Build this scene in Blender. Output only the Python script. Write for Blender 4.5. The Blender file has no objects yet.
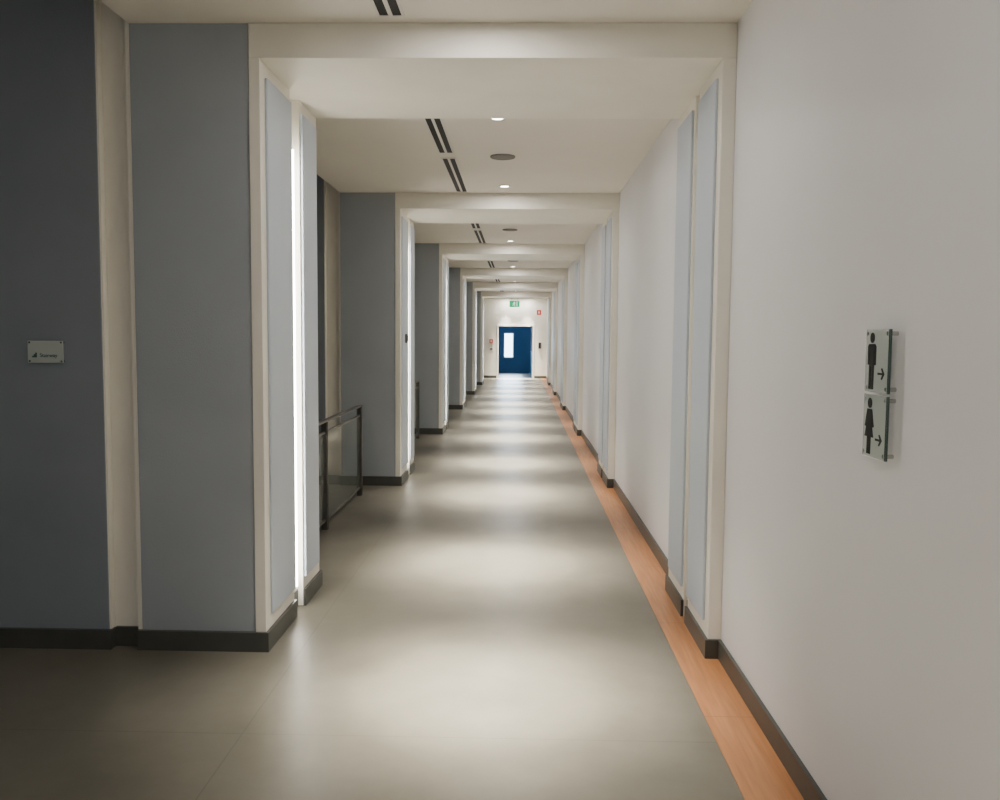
import bpy, bmesh, math
from mathutils import Vector, Matrix, Euler
H=1.6
scene=bpy.context.scene
COL=scene.collection

# ------------------------------------------------------------------ materials
def new_mat(name):
    m=bpy.data.materials.new(name); m.use_nodes=True
    nt=m.node_tree; b=nt.nodes['Principled BSDF']
    return m,nt,b
def paint(name,c,rough=0.6,var=0.06,scale=3.0,bump=0.05,bscale=220,metal=0,spec=0.4):
    m,nt,b=new_mat(name)
    tc=nt.nodes.new('ShaderNodeTexCoord')
    n=nt.nodes.new('ShaderNodeTexNoise'); n.inputs['Scale'].default_value=scale; n.inputs['Detail'].default_value=5
    nt.links.new(tc.outputs['Object'],n.inputs['Vector'])
    r=nt.nodes.new('ShaderNodeValToRGB')
    r.color_ramp.elements[0].position=0.3; r.color_ramp.elements[1].position=0.7
    r.color_ramp.elements[0].color=tuple(x*(1-var) for x in c)+(1,)
    r.color_ramp.elements[1].color=tuple(min(1,x*(1+var)) for x in c)+(1,)
    nt.links.new(n.outputs['Fac'],r.inputs['Fac']); nt.links.new(r.outputs['Color'],b.inputs['Base Color'])
    b.inputs['Roughness'].default_value=rough; b.inputs['Metallic'].default_value=metal
    b.inputs['Specular IOR Level'].default_value=spec
    if bump>0:
        n2=nt.nodes.new('ShaderNodeTexNoise'); n2.inputs['Scale'].default_value=bscale
        nt.links.new(tc.outputs['Object'],n2.inputs['Vector'])
        bp=nt.nodes.new('ShaderNodeBump'); bp.inputs['Strength'].default_value=bump; bp.inputs['Distance'].default_value=0.01
        nt.links.new(n2.outputs['Fac'],bp.inputs['Height']); nt.links.new(bp.outputs['Normal'],b.inputs['Normal'])
    return m
def emis(name,c,s):
    m,nt,b=new_mat(name)
    b.inputs['Base Color'].default_value=tuple(c)+(1,)
    b.inputs['Emission Color'].default_value=tuple(c)+(1,)
    b.inputs['Emission Strength'].default_value=s
    return m
def glass(name,c,alpha,rough=0.08):
    m,nt,b=new_mat(name)
    b.inputs['Base Color'].default_value=tuple(c)+(1,)
    b.inputs['Roughness'].default_value=rough
    b.inputs['Alpha'].default_value=alpha
    return m
M_white=paint('white_wall_paint',(0.77,0.77,0.79),0.5,0.02,1.5,0.04)
M_ceil=paint('ceiling_paint',(0.78,0.745,0.675),0.7,0.02,1.5,0.03)
M_cream=paint('cream_plaster',(0.83,0.80,0.715),0.55,0.03,3,0.06)
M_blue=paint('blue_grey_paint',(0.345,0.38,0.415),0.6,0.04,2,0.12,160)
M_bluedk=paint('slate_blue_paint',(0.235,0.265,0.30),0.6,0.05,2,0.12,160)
M_pale=paint('pale_blue_panel_paint',(0.50,0.56,0.64),0.5,0.03,2,0.05)
M_base=paint('dark_skirting_paint',(0.07,0.073,0.064),0.4,0.08,8,0.03)
M_dark=paint('black_slot',(0.012,0.012,0.012),0.7,0.1,8,0)
M_steel=paint('dark_brushed_steel',(0.15,0.145,0.135),0.35,0.08,20,0.02,300,0.7)
M_chrome=paint('satin_chrome',(0.5,0.5,0.48),0.25,0.03,20,0,300,1.0)
M_rim=paint('white_enamel',(0.72,0.70,0.66),0.4,0.02,8,0)
M_grille=paint('grey_grille_metal',(0.17,0.165,0.15),0.6,0.15,300,0.1)
M_black=paint('black_vinyl',(0.008,0.009,0.009),0.7,0.1,8,0,spec=0.2)
M_green=paint('dark_green_vinyl',(0.04,0.13,0.10),0.5,0.1,8,0)
M_red=paint('red_plastic',(0.50,0.03,0.02),0.4,0.05,8,0)
M_deep=paint('deep_blue_paint',(0.05,0.17,0.34),0.6,0.05,2,0.02)
M_tube=emis('led_strip_glow',(1.0,0.95,0.87),34)
M_lens=emis('downlight_lens_glow',(1.0,0.93,0.80),22)
M_window=emis('daylight_pane_glow',(0.72,0.88,1.0),8)
M_exit=emis('exit_green_glow',(0.004,0.36,0.13),1.2)
M_exitw=emis('exit_white_glow',(0.8,1,0.9),1.6)
M_plate=glass('frosted_glass_plate',(0.60,0.67,0.64),0.5,0.12)
M_edge_shadow=glass('glass_edge_shadow',(0.05,0.09,0.08),0.85,0.12)  # dark tint stands in for shadow along the glass edge
M_rail_glass=glass('clear_railing_glass',(0.30,0.34,0.31),0.16,0.04)

def wood():
    m,nt,b=new_mat('oak_strip')
    tc=nt.nodes.new('ShaderNodeTexCoord'); mp=nt.nodes.new('ShaderNodeMapping')
    mp.inputs['Scale'].default_value=(22,1.2,1)
    nt.links.new(tc.outputs['Object'],mp.inputs['Vector'])
    n=nt.nodes.new('ShaderNodeTexNoise'); n.inputs['Scale'].default_value=2.2; n.inputs['Detail'].default_value=8
    nt.links.new(mp.outputs['Vector'],n.inputs['Vector'])
    r=nt.nodes.new('ShaderNodeValToRGB'); r.color_ramp.elements[0].position=0.3; r.color_ramp.elements[1].position=0.72
    r.color_ramp.elements[0].color=(0.38,0.160,0.060,1); r.color_ramp.elements[1].color=(0.54,0.25,0.105,1)
    nt.links.new(n.outputs['Fac'],r.inputs['Fac'])
    sp=nt.nodes.new('ShaderNodeSeparateXYZ'); nt.links.new(tc.outputs['Object'],sp.inputs['Vector'])
    pp=nt.nodes.new('ShaderNodeMath'); pp.operation='PINGPONG'; pp.inputs[1].default_value=0.6
    nt.links.new(sp.outputs['Y'],pp.inputs[0])
    lt=nt.nodes.new('ShaderNodeMath'); lt.operation='LESS_THAN'; lt.inputs[1].default_value=0.002
    nt.links.new(pp.outputs[0],lt.inputs[0])
    mx=nt.nodes.new('ShaderNodeMix'); mx.data_type='RGBA'
    nt.links.new(lt.outputs[0],mx.inputs['Factor']); nt.links.new(r.outputs['Color'],mx.inputs['A'])
    mx.inputs['B'].default_value=(0.25,0.12,0.055,1)
    nt.links.new(mx.outputs['Result'],b.inputs['Base Color'])
    b.inputs['Roughness'].default_value=0.34
    return m
M_wood=wood()

def concrete():
    m,nt,b=new_mat('polished_concrete')
    tc=nt.nodes.new('ShaderNodeTexCoord')
    n=nt.nodes.new('ShaderNodeTexNoise'); n.inputs['Scale'].default_value=1.6; n.inputs['Detail'].default_value=9; n.inputs['Roughness'].default_value=0.62
    nt.links.new(tc.outputs['Object'],n.inputs['Vector'])
    r=nt.nodes.new('ShaderNodeValToRGB'); r.color_ramp.elements[0].position=0.28; r.color_ramp.elements[1].position=0.72
    r.color_ramp.elements[0].color=(0.128,0.119,0.093,1); r.color_ramp.elements[1].color=(0.190,0.178,0.143,1)
    nt.links.new(n.outputs['Fac'],r.inputs['Fac'])
    sp=nt.nodes.new('ShaderNodeSeparateXYZ'); nt.links.new(tc.outputs['Object'],sp.inputs['Vector'])
    def line(out,val,w):
        s=nt.nodes.new('ShaderNodeMath'); s.operation='SUBTRACT'; s.inputs[1].default_value=val
        nt.links.new(out,s.inputs[0])
        a=nt.nodes.new('ShaderNodeMath'); a.operation='ABSOLUTE'; nt.links.new(s.outputs[0],a.inputs[0])
        l=nt.nodes.new('ShaderNodeMath'); l.operation='LESS_THAN'; l.inputs[1].default_value=w
        nt.links.new(a.outputs[0],l.inputs[0]); return l
    l1=line(sp.outputs['X'],-0.69*H-FX,0.003)
    ad=nt.nodes.new('ShaderNodeMath'); ad.operation='SUBTRACT'; ad.inputs[1].default_value=2.08*H-FY
    nt.links.new(sp.outputs['Y'],ad.inputs[0])
    pp=nt.nodes.new('ShaderNodeMath'); pp.operation='PINGPONG'; pp.inputs[1].default_value=1.525*H
    nt.links.new(ad.outputs[0],pp.inputs[0])
    l2=nt.nodes.new('ShaderNodeMath'); l2.operation='LESS_THAN'; l2.inputs[1].default_value=0.0025
    nt.links.new(pp.outputs[0],l2.inputs[0])
    mxm=nt.nodes.new('ShaderNodeMath'); mxm.operation='MAXIMUM'
    nt.links.new(l1.outputs[0],mxm.inputs[0]); nt.links.new(l2.outputs[0],mxm.inputs[1])
    k=nt.nodes.new('ShaderNodeMath'); k.operation='MULTIPLY'; k.inputs[1].default_value=0.35
    nt.links.new(mxm.outputs[0],k.inputs[0])
    mx=nt.nodes.new('ShaderNodeMix'); mx.data_type='RGBA'
    nt.links.new(k.outputs[0],mx.inputs['Factor']); nt.links.new(r.outputs['Color'],mx.inputs['A'])
    mx.inputs['B'].default_value=(0.05,0.047,0.04,1)
    nt.links.new(mx.outputs['Result'],b.inputs['Base Color'])
    n2=nt.nodes.new('ShaderNodeTexNoise'); n2.inputs['Scale'].default_value=2.5; n2.inputs['Detail'].default_value=4
    nt.links.new(tc.outputs['Object'],n2.inputs['Vector'])
    mr=nt.nodes.new('ShaderNodeMapRange'); mr.inputs['To Min'].default_value=0.30; mr.inputs['To Max'].default_value=0.38
    nt.links.new(n2.outputs['Fac'],mr.inputs['Value']); nt.links.new(mr.outputs['Result'],b.inputs['Roughness'])
    b.inputs['Specular IOR Level'].default_value=0.45
    return m

# ------------------------------------------------------------------ helpers
def mesh_obj(name,bm,mat,origin,parent=None):
    me=bpy.data.meshes.new(name)
    bmesh.ops.recalc_face_normals(bm,faces=bm.faces)
    bm.to_mesh(me); bm.free()
    o=bpy.data.objects.new(name,me)
    me.materials.append(mat)
    for v in me.vertices: v.co-=origin
    COL.objects.link(o)
    if parent is not None:
        o.parent=parent; o.location=origin-parent.location
    else: o.location=origin
    return o
def add_box(bm,x0,x1,y0,y1,z0,z1,bev=0):
    vs=[bm.verts.new((x,y,z)) for x in (x0,x1) for y in (y0,y1) for z in (z0,z1)]
    f=[(0,1,3,2),(4,6,7,5),(0,4,5,1),(2,3,7,6),(0,2,6,4),(1,5,7,3)]
    fs=[bm.faces.new([vs[i] for i in q]) for q in f]
    if bev>0:
        es=list({e for fc in fs for e in fc.edges})
        bmesh.ops.bevel(bm,geom=es,offset=bev,segments=2,profile=0.5,affect='EDGES')
def boxes(name,lst,mat,parent=None,bev=0):
    bm=bmesh.new()
    for b in lst: add_box(bm,*b,bev=bev)
    xs=[v.co.x for v in bm.verts]; ys=[v.co.y for v in bm.verts]; zs=[v.co.z for v in bm.verts]
    org=Vector(((min(xs)+max(xs))/2,(min(ys)+max(ys))/2,min(zs)))
    return mesh_obj(name,bm,mat,org,parent)
def cyl(name,c,r,d,mat,axis='Z',parent=None,seg=28,r2=None):
    bm=bmesh.new()
    bmesh.ops.create_cone(bm,cap_ends=True,segments=seg,radius1=r,radius2=r if r2 is None else r2,depth=d)
    if axis=='X': bmesh.ops.rotate(bm,verts=bm.verts,matrix=Matrix.Rotation(math.pi/2,3,'Y'))
    if axis=='Y': bmesh.ops.rotate(bm,verts=bm.verts,matrix=Matrix.Rotation(math.pi/2,3,'X'))
    bmesh.ops.translate(bm,verts=bm.verts,vec=Vector(c))
    return mesh_obj(name,bm,mat,Vector(c),parent)
def ring(name,c,ro,ri,h,mat,parent=None,seg=32):
    bm=bmesh.new(); L=[]
    for i in range(seg):
        a=2*math.pi*i/seg; ca,sa=math.cos(a),math.sin(a)
        L.append([bm.verts.new((c[0]+r*ca,c[1]+r*sa,c[2]+z)) for r,z in ((ro,h/2),(ro,-h/4),(ro-(ro-ri)*.3,-h/2),(ri,-h/4),(ri,h/2))])
    for i in range(seg):
        a,b=L[i],L[(i+1)%seg]
        for j in range(5):
            k=(j+1)%5; bm.faces.new((a[j],a[k],b[k],b[j]))
    return mesh_obj(name,bm,mat,Vector(c),parent)
def empty(name,loc,label,cat,group=None):
    o=bpy.data.objects.new(name,None); o.empty_display_size=0.2; COL.objects.link(o)
    o.location=Vector(loc); o['label']=label; o['category']=cat
    if group: o['group']=group
    return o
def struct(o,label,cat):
    o['kind']='structure'; o['label']=label; o['category']=cat; return o
def copy_thing(src,dvec,label=None):
    n=src.copy(); COL.objects.link(n); n.location=src.location+Vector(dvec)
    if label: n['label']=label
    def rec(s,p):
        for ch in list(s.children):
            c=ch.copy(); COL.objects.link(c); c.parent=p; c.matrix_parent_inverse=ch.matrix_parent_inverse.copy()
            rec(ch,c)
    rec(src,n)
    return n
u=lambda v:v*H
# ------------------------------------------------------------------ key dimensions (metres)
XL=u(-.7960); XR=u(.595); XW=u(.636); XP=u(-1.194); XS=u(-1.300); XO=-5.2
ZC=u(1.937); ZB=u(1.834); ZH=4.7
P0=2.645; SP=3.05; DEP=.72; NP=6
YE=u(P0+SP*NP); YB=-4.8
BBH=.10; BBT=.016
FX=(XO-.15+XW+.15)/2; FY=(YB-.15+YE+.25)/2
M_floor=concrete()

# ------------------------------------------------------------------ shell
struct(boxes('floor',[(XO-.15,XW+.15,YB-.15,YE+.25,-.15,0)],M_floor),'grey polished concrete floor with fine joints','floor')
struct(boxes('ceiling',[(XP,XW,YB,YE,ZC,ZC+.3)],M_ceil),'smooth off-white corridor ceiling','ceiling')
struct(boxes('ceiling',[(XO-.15,XW+.15,YB-.15,YE+.1,ZH,ZH+.15)],M_bluedk),'high ceiling above the side space','ceiling')
struct(boxes('wall_right',[(XW,XW+.15,YB,YE+.1,0,ZH)],M_white),'smooth white painted corridor wall','wall')
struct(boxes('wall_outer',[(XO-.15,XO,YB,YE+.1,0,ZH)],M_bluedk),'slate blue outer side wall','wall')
struct(boxes('wall_back',[(XO-.15,XW+.15,YB-.15,YB,0,ZH)],M_white),'plain white back wall','wall')
struct(boxes('trim_1',[(u(.497),XW-BBT,YB,YE,0,.004)],M_wood),'orange-brown oak strip along the white wall','floor trim')

dx0,dx1,dz=u(-.535),u(.295),u(1.26)
struct(boxes('wall_end',[(XO,dx0,YE,YE+.2,0,ZH),(dx1,XW,YE,YE+.2,0,ZH),(dx0,dx1,YE,YE+.2,dz,ZH)],M_cream),'cream end wall around the doorway','wall')
t=u(.045)
struct(boxes('door_1',[(dx0-t,dx0,YE-.03,YE+.22,0,dz+t),(dx1,dx1+t,YE-.03,YE+.22,0,dz+t),(dx0,dx1,YE-.03,YE+.22,dz,dz+t)],M_rim,bev=.004),'white door frame around open doorway','door')
struct(boxes('baseboard_end',[(XP,dx0-t,YE-BBT,YE,0,BBH)],M_base),'dark skirting on end wall','baseboard')
struct(boxes('baseboard_end',[(dx1+t,XW-BBT,YE-BBT,YE,0,BBH)],M_base),'dark skirting on end wall','baseboard')
RY=YE+u(3.1); rx0,rx1=u(-1.4),u(1.1)
wx0,wx1,wz0,wz1=u(-.47),u(-.19),u(.42),u(1.12)
struct(boxes('wall_beyond',[(rx0,wx0,RY,RY+.1,0,3),(wx1,rx1,RY,RY+.1,0,3),(wx0,wx1,RY,RY+.1,0,wz0),(wx0,wx1,RY,RY+.1,wz1,3),
   (rx0-.1,rx0,YE+.2,RY,0,3),(rx1,rx1+.1,YE+.2,RY,0,3)],M_deep),'deep blue walls of the room past the doorway','wall')
struct(boxes('ceiling',[(rx0-.1,rx1+.1,YE+.2,RY+.1,3,3.1)],M_white),'ceiling of the room past the doorway','ceiling')
struct(boxes('floor',[(rx0-.1,rx1+.1,YE+.25,RY+.1,-.15,0)],M_floor),'concrete floor past the doorway','floor')
struct(boxes('window_1',[(wx0,wx1,RY+.06,RY+.08,wz0,wz1)],M_window),'bright daylight window pane','window')
struct(boxes('trim_2',[(wx0,wx0+.04,RY-.01,RY+.06,wz0,wz1),(wx1-.04,wx1,RY-.01,RY+.06,wz0,wz1),(wx0+.04,wx1-.04,RY-.01,RY+.06,wz0,wz0+.04),(wx0+.04,wx1-.04,RY-.01,RY+.06,wz1-.04,wz1)],M_rim),'white window frame','window trim')
dl=empty('door_leaf',(dx1-.02,YE+.24,0),'dark blue door leaf standing open in the doorway','door')
boxes('panel',[(dx1-.05,dx1-.005,YE+.24,YE+.24+u(.42),.01,dz-.01)],M_deep,dl,bev=.003)
hd=cyl('handle',(dx1-.075,YE+.24+u(.37),1.03),.012,.12,M_chrome,'Y',dl)

# ------------------------------------------------------------------ portal, pillar, side wall: build #0 then copy
y0,y1=u(P0),u(P0+DEP)
g0,g1=u(2.985),u(3.11)
h0,h1=u(2.975),u(3.045)
pf=empty('portal_frame',((XL+XR)/2,y0,0),'cream portal frame with pale blue inset panels and glowing strip','portal frame','portal frames along the corridor')
LX=XL-u(.034)
boxes('header',[(LX,XW,y0,y1,ZB,ZC)],M_cream,pf,bev=.004)
boxes('jamb',[(LX,XL,y0,g0,0,ZB),(LX,XL,g1,y1,0,ZB),(LX,LX+.012,g0,g1,0,ZB)],M_cream,pf,bev=.003)
boxes('jamb',[(XR,XW,y0,h0,0,ZB),(XR,XW,h1,y1,0,ZB),(XR+.03,XW,h0,h1,0,ZB)],M_cream,pf,bev=.003)
pz0,pz1=.17,ZB-.07
for a,b in ((u(P0+.05),g0-.012),(g1+.02,y1-.05)):
    boxes('inset_panel',[(XL,XL+.014,a,b,pz0,pz1)],M_pale,pf,bev=.004)
for a,b in ((u(P0+.05),h0-.03),(h1+.03,y1-.05)):
    boxes('inset_panel',[(XR-.014,XR,a,b,pz0,pz1)],M_pale,pf,bev=.004)
tb=cyl('light_strip',(XL-u(.014),(g0+g1)/2-.01,(BBH+.05+ZB-.3)/2),u(.012),ZB-.3-BBH-.05,M_tube,'Z',pf,seg=12)
tb['label']='glowing warm white light tube'
Z5=.0045
boxes('baseboard',[(XL,XL+BBT,y0-BBT,g0,0,BBH),(LX,XL,y0-BBT,y0,0,BBH)],M_base,pf)
boxes('baseboard',[(XL,XL+BBT,g1,y1+BBT,0,BBH)],M_base,pf)
boxes('baseboard',[(LX+.012,LX+.024,g0,g1,0,BBH)],M_base,pf)
boxes('baseboard',[(XR-BBT,XR,y0-BBT,h0,Z5,BBH),(XR,XW,y0-BBT,y0,Z5,BBH)],M_base,pf)
boxes('baseboard',[(XR-BBT,XR,h1,y1+BBT,Z5,BBH),(XR,XW,y1,y1+BBT,Z5,BBH)],M_base,pf)
boxes('baseboard',[(XR+.03-.012,XR+.03,h0,h1,Z5,BBH)],M_base,pf)

pl=empty('pillar',((XP+LX)/2,y0,0),'square blue-grey painted pillar with dark skirting','pillar','blue-grey pillars along the corridor')
boxes('shaft',[(XP,LX,y0+.006,y1,0,ZC)],M_blue,pl,bev=.003)
boxes('baseboard',[(XP-BBT,LX,y0-BBT,y0+.006,0,BBH),(XP-BBT,XP,y0+.006,y0+.05,0,BBH)],M_base,pl)
boxes('baseboard',[(XP-BBT,LX,y1,y1+BBT,0,BBH)],M_base,pl)
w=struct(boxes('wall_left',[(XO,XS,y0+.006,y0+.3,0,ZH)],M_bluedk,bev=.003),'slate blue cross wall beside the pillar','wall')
tr=struct(boxes('trim_3',[(XS,XP,y0+.055,y0+.3,0,ZH),(XP-.022,XP,y0+.01,y0+.055,BBH,ZH),(XS,XS+.01,y0+.01,y0+.055,BBH,ZH)],M_cream),'cream recessed strip between wall and pillar','wall trim')
bb=struct(boxes('baseboard_left',[(XO,XS,y0-BBT,y0+.006,0,BBH),(XS,XS+BBT,y0-BBT,y0+.04,0,BBH),(XS+BBT,XP-BBT,y0+.04,y0+.055,0,BBH)],M_base),'dark skirting on slate blue wall','baseboard')
for k in range(1,NP):
    d=(0,u(SP*k),0)
    copy_thing(pf,d); copy_thing(pl,d)
    for s in (w,tr,bb):
        c=s.copy(); COL.objects.link(c); c.location=s.location+Vector(d)
segs=[(YB,y0-BBT)]+[(u(P0+SP*k+DEP)+BBT, (u(P0+SP*(k+1))-BBT) if k<NP-1 else YE) for k in range(NP)]
for i,(a,b) in enumerate(segs):
    struct(boxes('baseboard_right',[(XW-BBT,XW,a,b,0.0045,BBH)],M_base),'dark grey skirting along white wall','baseboard')

# ------------------------------------------------------------------ railings
def railing(k):
    ya=u(P0+SP*k+DEP)+.05; yb=u(P0+SP*(k+1)-.36); x=u(-1.0); zt=u(.570)
    e=empty('railing',(x,(ya+yb)/2,0),'dark steel guard railing with clear glass infill','railing','railings between pillars')
    boxes('handrail',[(x-.026,x+.026,ya,yb+.02,zt-.018,zt)],M_steel,e,bev=.005)
    boxes('rail',[(x-.010,x+.010,ya,yb,zt-.115,zt-.095)],M_steel,e,bev=.003)
    boxes('rail',[(x-.010,x+.010,ya,yb,.07,.09)],M_steel,e,bev=.003)
    n=3
    for i in range(n):
        y=ya+.02+(yb-.02-ya-.02)*i/(n-1)
        for s in (-.022,.012):
            boxes('post',[(x-.024,x+.024,y+s,y+s+.010,0,zt-.018)],M_steel,e,bev=.002)
    g=boxes('glass_pane',[(x-.005,x+.005,ya+.06,yb-.06,.09,zt-.115)],M_rail_glass,e); g['label']='clear glass infill'
    return e
for k in range(0,NP-1): railing(k)

# ------------------------------------------------------------------ ceiling fittings
XC=u(-.108)
def downlight_src(x,y,E,grp='recessed ceiling downlights'):
    e=empty('downlight',(x,y,ZC),'small round recessed downlight glowing warm white','ceiling light',grp)
    ring('trim_ring',(x,y,ZC-.004),.055,.040,.012,M_rim,e)
    cyl('lens',(x,y,ZC-.004),.040,.006,M_lens,'Z',e)
    def lt(nm,typ,c):
        l=bpy.data.lights.new(nm,typ); o=bpy.data.objects.new(nm,l); COL.objects.link(o)
        o.parent=e; o.location=(0,0,-.02); l.color=c; return l
    l=lt('lamp_beam','SPOT',(1.0,.92,.79)); l.energy=E*.62; l.spot_size=math.radians(26); l.spot_blend=1.0; l.shadow_soft_size=.05
    l=lt('lamp_beam','SPOT',(1.0,.92,.79)); l.energy=E*.42; l.spot_size=math.radians(39); l.spot_blend=1.0; l.shadow_soft_size=.05
    l=lt('lamp_field','SPOT',(1.0,.92,.81)); l.energy=E*.19; l.spot_size=math.radians(58); l.spot_blend=1.0; l.shadow_soft_size=.05
    a=lt('lamp_spill','AREA',(1.0,.95,.91)); a.shape='DISK'; a.size=.08; a.energy=11
    return e
d0=downlight_src(XC,u(P0-.27),3500)
ys=[]
for k in range(0,NP+1):
    if k: ys.append(P0+SP*k-.27)
    if k<NP: ys.append(P0+SP*k+1.11)
ys.append(P0+1.12-SP); ys.append(P0-.28-SP)
for yy in ys:
    copy_thing(d0,(0,u(yy)-d0.location.y,0))
for dx in (-.36,.16):
    copy_thing(d0,(u(dx)+.0-XC,YE-.32-d0.location.y,0))

sp=empty('ceiling_speaker',(XC+.01,u(4.55),ZC),'round grey perforated ceiling speaker','ceiling speaker','round ceiling speakers')
ring('rim',(XC+.01,u(4.55),ZC-.005),.105,.092,.014,M_grille,sp)
cyl('grille',(XC+.01,u(4.55),ZC-.003),.093,.008,M_grille,'Z',sp)
for k in range(-1,NP-1):
    if k!=0: copy_thing(sp,(0,u(SP*k),0))
def diffuser(ya,yb):
    x=u(-.388); w_=.064
    e=empty('air_diffuser',(x,(ya+yb)/2,ZC),'narrow linear ceiling air slot with two dark gaps','air vent','linear ceiling air slots')
    boxes('frame',[(x-w_,x-w_+.012,ya,yb,ZC-.008,ZC+.0),(x+w_-.012,x+w_,ya,yb,ZC-.008,ZC),(x-.01,x+.01,ya+.012,yb-.012,ZC-.008,ZC),
      (x-w_+.012,x+w_-.012,ya,ya+.012,ZC-.008,ZC),(x-w_+.012,x+w_-.012,yb-.012,yb,ZC-.008,ZC)],M_rim,e)
    for a,b in ((x-w_+.012,x-.01),(x+.01,x+w_-.012)):
        boxes('slot',[(a,b,ya+.012,yb-.012,ZC-.004,ZC-.001)],M_dark,e)
    return e
for k in range(-1,NP):
    b=P0+SP*k
    if k>=0: diffuser(u(b+DEP+.06),u(b+1.82))
    else: diffuser(u(b+1.0),u(b+1.82))
    diffuser(u(b+1.94),u(b+SP-.06))

# ------------------------------------------------------------------ wall signs (right)
def poly_yz(bm,pts,x0,x1):
    a=[bm.verts.new((x0,p[0],p[1])) for p in pts]; b=[bm.verts.new((x1,p[0],p[1])) for p in pts]
    bm.faces.new(a); bm.faces.new(b[::-1])
    n=len(pts)
    for i in range(n): bm.faces.new((a[i],a[(i+1)%n],b[(i+1)%n],b[i]))
def sign(zc,woman):
    ya,yb=u(1.462),u(1.558); hh=.088; yc=(ya+yb)/2
    lab='frosted glass restroom sign with black '+('woman' if woman else 'man')+' figure and arrow'
    e=empty('restroom_sign',(XW,yc,zc-hh),lab,'sign','restroom signs on white wall')
    xs=XW-.022
    boxes('plate',[(xs-.006,xs,ya,yb,zc-hh,zc+hh)],M_plate,e,bev=.0015)
    o=boxes('edge_shadow',[(xs-.007,xs+.001,ya-.003,ya,zc-hh,zc+hh)],M_edge_shadow,e); o['label']='dark strip standing in for the glass edge shadow'  # shadow of the plate's near edge, built as a dark strip
    for yy in (ya+.012,yb-.012):
        for zz in (zc-hh+.012,zc+hh-.012):
            cyl('standoff',(xs-.003+.011,yy,zz),.006,.028,M_chrome,'X',e,seg=16)
    bm=bmesh.new(); xa,xb=xs-.0075,xs-.0062
    fy=yb-.046
    def P(l): return [(fy-p[0]*1.15,zc+p[1]) for p in l]
    poly_yz(bm,[(fy+.0145*math.cos(t*math.pi/10),zc+.064+.0145*math.sin(t*math.pi/10)) for t in range(20)],xa,xb)
    if woman:
        poly_yz(bm,P([(-.014,.047),(.014,.047),(.027,-.002),(.020,-.004),(.012,.018),(.026,-.032),(.011,-.032),(.011,-.080),(.0015,-.080),(.0015,-.032),(-.0015,-.032),(-.0015,-.080),(-.011,-.080),(-.011,-.032),(-.026,-.032),(-.012,.018),(-.020,-.004),(-.027,-.002)]),xa,xb)
    else:
        poly_yz(bm,P([(-.018,.047),(.018,.047),(.024,.040),(.024,-.012),(.017,-.012),(.017,.026),(.014,.026),(.014,-.080),(.0018,-.080),(.0018,-.015),(-.0018,-.015),(-.0018,-.080),(-.014,-.080),(-.014,.026),(-.017,.026),(-.017,-.012),(-.024,-.012),(-.024,.040)]),xa,xb)
    mesh_obj('figure_symbol',bm,M_black,Vector((xs,fy,zc)),e)
    bm=bmesh.new(); ay=ya+.042; az=zc-.035
    A=lambda l:[(ay-p[0],az+p[1]) for p in l]
    poly_yz(bm,A([(-.022,.003),(.008,.003),(.000,.014),(.006,.016),(.022,0),(.006,-.016),(.000,-.014),(.008,-.003),(-.022,-.003)]),xa,xb)
    mesh_obj('arrow_symbol',bm,M_black,Vector((xs,ay,az)),e)
    return e
sign(1.542,False); sign(1.359,True)

# plaque on slate wall
px0,px1,pz=u(-1.527),u(-1.416),u(.943)
pe=empty('wall_plaque',((px0+px1)/2,y0,pz-.035),'small frosted glass room plaque with corner standoffs','sign')
ypl=y0+.006-.018
M_plaque=glass('plaque_glass',(0.58,0.64,0.61),0.8,0.12)
boxes('plate',[(px0,px1,ypl-.005,ypl,pz-.055,pz+.055)],M_plaque,pe,bev=.001)
for xx in (px0+.009,px1-.009):
    for zz in (pz-.046,pz+.046):
        cyl('standoff',(xx,ypl+.006,zz),.005,.024,M_chrome,'Y',pe,seg=14)
cu=bpy.data.curves.new('t','FONT'); cu.body='Stairway'; cu.size=.026; cu.extrude=.0006; cu.align_x='LEFT'; cu.align_y='CENTER'
to=bpy.data.objects.new('t',cu); COL.objects.link(to)
bpy.context.view_layer.update()
me=bpy.data.meshes.new_from_object(to.evaluated_get(bpy.context.evaluated_depsgraph_get()))
bpy.data.objects.remove(to)
me.transform(Matrix.Rotation(math.pi/2,4,'X'))
me.materials.clear(); me.materials.append(M_green)
tx=bpy.data.objects.new('lettering',me); COL.objects.link(tx); tx.parent=pe
tx.location=Vector((px0+.060,ypl-.0062,pz-.018))-pe.location
bm=bmesh.new()
add_box(bm,px0+.022,px0+.046,ypl-.0065,ypl-.0055,pz-.028,pz-.020)
add_box(bm,px0+.030,px0+.046,ypl-.0065,ypl-.0055,pz-.020,pz-.012)
add_box(bm,px0+.038,px0+.046,ypl-.0065,ypl-.0055,pz-.012,pz-.004)
mesh_obj('pictogram',bm,M_green,Vector((px0+.034,ypl-.006,pz-.016)),pe)

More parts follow.
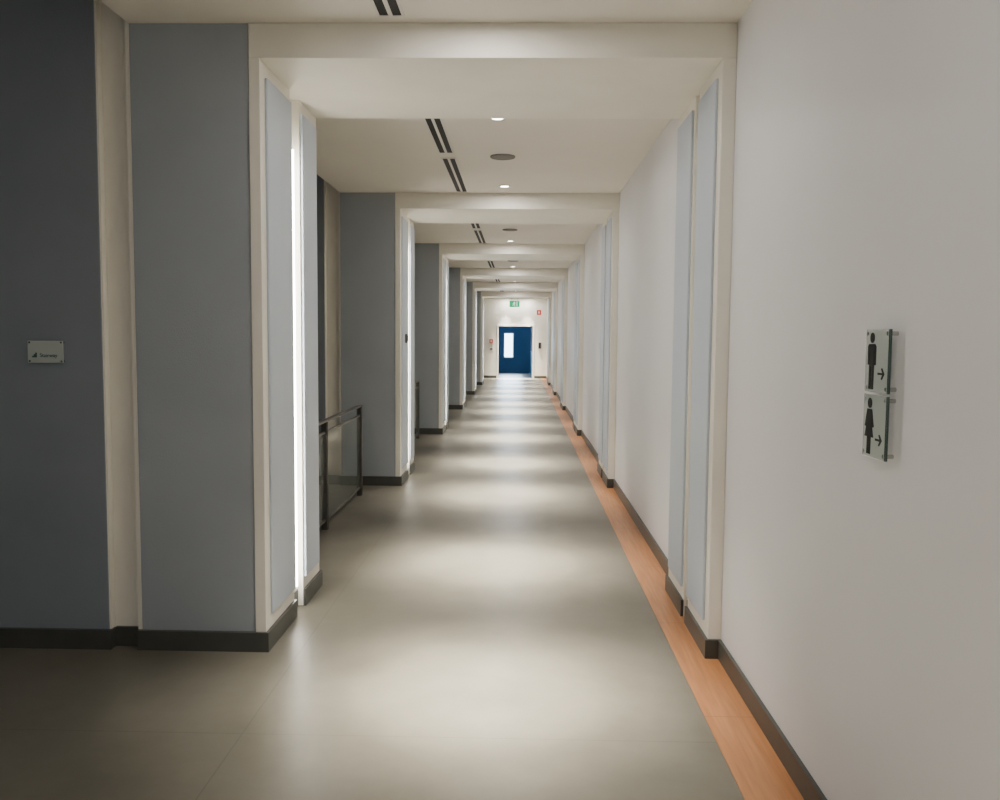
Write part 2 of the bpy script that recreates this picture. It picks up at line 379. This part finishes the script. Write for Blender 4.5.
# ------------------------------------------------------------------ end wall items
ex,ey,ez=u(-.15),YE-.9,u(1.78)
ee=empty('exit_sign',(ex,ey,ez-.1),'green illuminated running-man exit sign hanging from ceiling','exit sign')
boxes('panel',[(ex-.19,ex+.19,ey-.02,ey+.02,ez-.12,ez+.12)],M_exit,ee,bev=.003)
for s in (-.115,.115):
    boxes('hanger',[(ex+s-.005,ex+s+.005,ey-.005,ey+.005,ez+.12,ZC)],M_chrome,ee)
bm=bmesh.new()
def poly_xz(pts):
    a=[bm.verts.new((ex+p[0],ey-.0225,ez+p[1])) for p in pts]; b=[bm.verts.new((ex+p[0],ey-.0205,ez+p[1])) for p in pts]
    bm.faces.new(a); bm.faces.new(b[::-1])
    for i in range(len(pts)): bm.faces.new((a[i],a[(i+1)%len(pts)],b[(i+1)%len(pts)],b[i]))
poly_xz([(.0+.018*math.cos(t*math.pi/6),.06+.018*math.sin(t*math.pi/6)) for t in range(12)])
poly_xz([(-.04,.035),(.005,.04),(.035,.01),(.025,.0),(.002,.015),(-.008,-.02),(.02,-.045),(.01,-.085),(-.005,-.082),(.0,-.05),(-.032,-.03),(-.055,-.06),(-.085,-.06),(-.085,-.045),(-.06,-.045),(-.035,-.01),(-.032,.02),(-.065,.0),(-.07,.01)])
poly_xz([(.08,-.08),(.10,-.08),(.10,.08),(.08,.08)])
mesh_obj('pictogram',bm,M_exitw,Vector((ex,ey-.02,ez)),ee)
def wall_item(name,label,cat,x,z,w_,h_,mat,bevel=.004,th=.04):
    e=empty(name,(x,YE,z-h_/2),label,cat)
    boxes('body',[(x-w_/2,x+w_/2,YE-th,YE,z-h_/2,z+h_/2)],mat,e,bev=bevel)
    return e
e=wall_item('fire_call_point','red fire alarm call point beside the doorway','fire alarm',u(-.71),u(.90),.14,.14,M_red)
boxes('break_glass',[(u(-.71)-.035,u(-.71)+.035,YE-.045,YE-.04,u(.90)-.03,u(.90)+.03)],M_rim,e)
e=wall_item('notice_plate','small framed notice under the fire alarm','notice',u(-.71),u(.72),.14,.20,M_rim,th=.012)
boxes('print',[(u(-.71)-.05,u(-.71)+.05,YE-.014,YE-.012,u(.72)-.07,u(.72)+.02)],M_steel,e)
e=wall_item('fire_sign','small red sign plate above the intercom','sign',u(.44),u(1.60),.17,.19,M_red,th=.01)
boxes('print',[(u(.44)-.02,u(.44)+.02,YE-.012,YE-.01,u(1.6)-.04,u(1.6)+.04)],M_rim,e)
e=wall_item('wall_phone','dark wall phone beside the doorway','phone',u(.47),u(.80),.11,.24,M_steel)
boxes('handset',[(u(.47)-.045,u(.47)-.01,YE-.07,YE-.04,u(.8)-.10,u(.8)+.10)],M_black,e,bev=.006)
yt=u(P0+SP+.20)
e=empty('access_reader',(XL+.015,yt,u(.98)),'small dark card reader on pale blue panel','card reader')
boxes('body',[(XL+.015,XL+.035,yt-.05,yt+.05,u(.955),u(1.015))],M_steel,e,bev=.004)
boxes('face_plate',[(XL+.035,XL+.038,yt-.035,yt+.035,u(.965),u(1.005))],M_black,e)

# ------------------------------------------------------------------ extra lamps
def area(name,loc,rot,sx,sy,E,c):
    l=bpy.data.lights.new(name,'AREA'); l.shape='RECTANGLE'; l.size=sx; l.size_y=sy; l.energy=E; l.color=c
    o=bpy.data.objects.new(name,l); COL.objects.link(o); o.location=loc; o.rotation_euler=rot; return o
area('room_daylight',(u(-.28),RY-.15,1.3),(math.pi/2,0,math.pi),1.0,1.6,90,(.6,.8,1.0))
area('ambient_fill',(-1.6,-3.0,2.9),(math.radians(35),0,0),2.4,1.2,38,(1.0,.97,.95))  # unseen fill added behind the camera to raise the ambient light

wd=bpy.data.worlds.new('World'); scene.world=wd; wd.use_nodes=True
wd.node_tree.nodes['Background'].inputs['Color'].default_value=(.6,.7,.8,1)
wd.node_tree.nodes['Background'].inputs['Strength'].default_value=.05

# ------------------------------------------------------------------ camera
F=860.0
cam=bpy.data.cameras.new('camera'); co=bpy.data.objects.new('camera',cam); COL.objects.link(co)
cam.sensor_fit='HORIZONTAL'; cam.sensor_width=36; cam.lens=36*F/1000; cam.clip_start=.05; cam.clip_end=200
pitch=math.atan(63/F); yaw=math.atan(20/F)
R=Euler((math.pi/2-pitch,0,yaw)).to_matrix() @ Matrix.Rotation(.008,3,'Z')
co.location=(0,0,H); co.rotation_euler=R.to_euler()
scene.camera=co
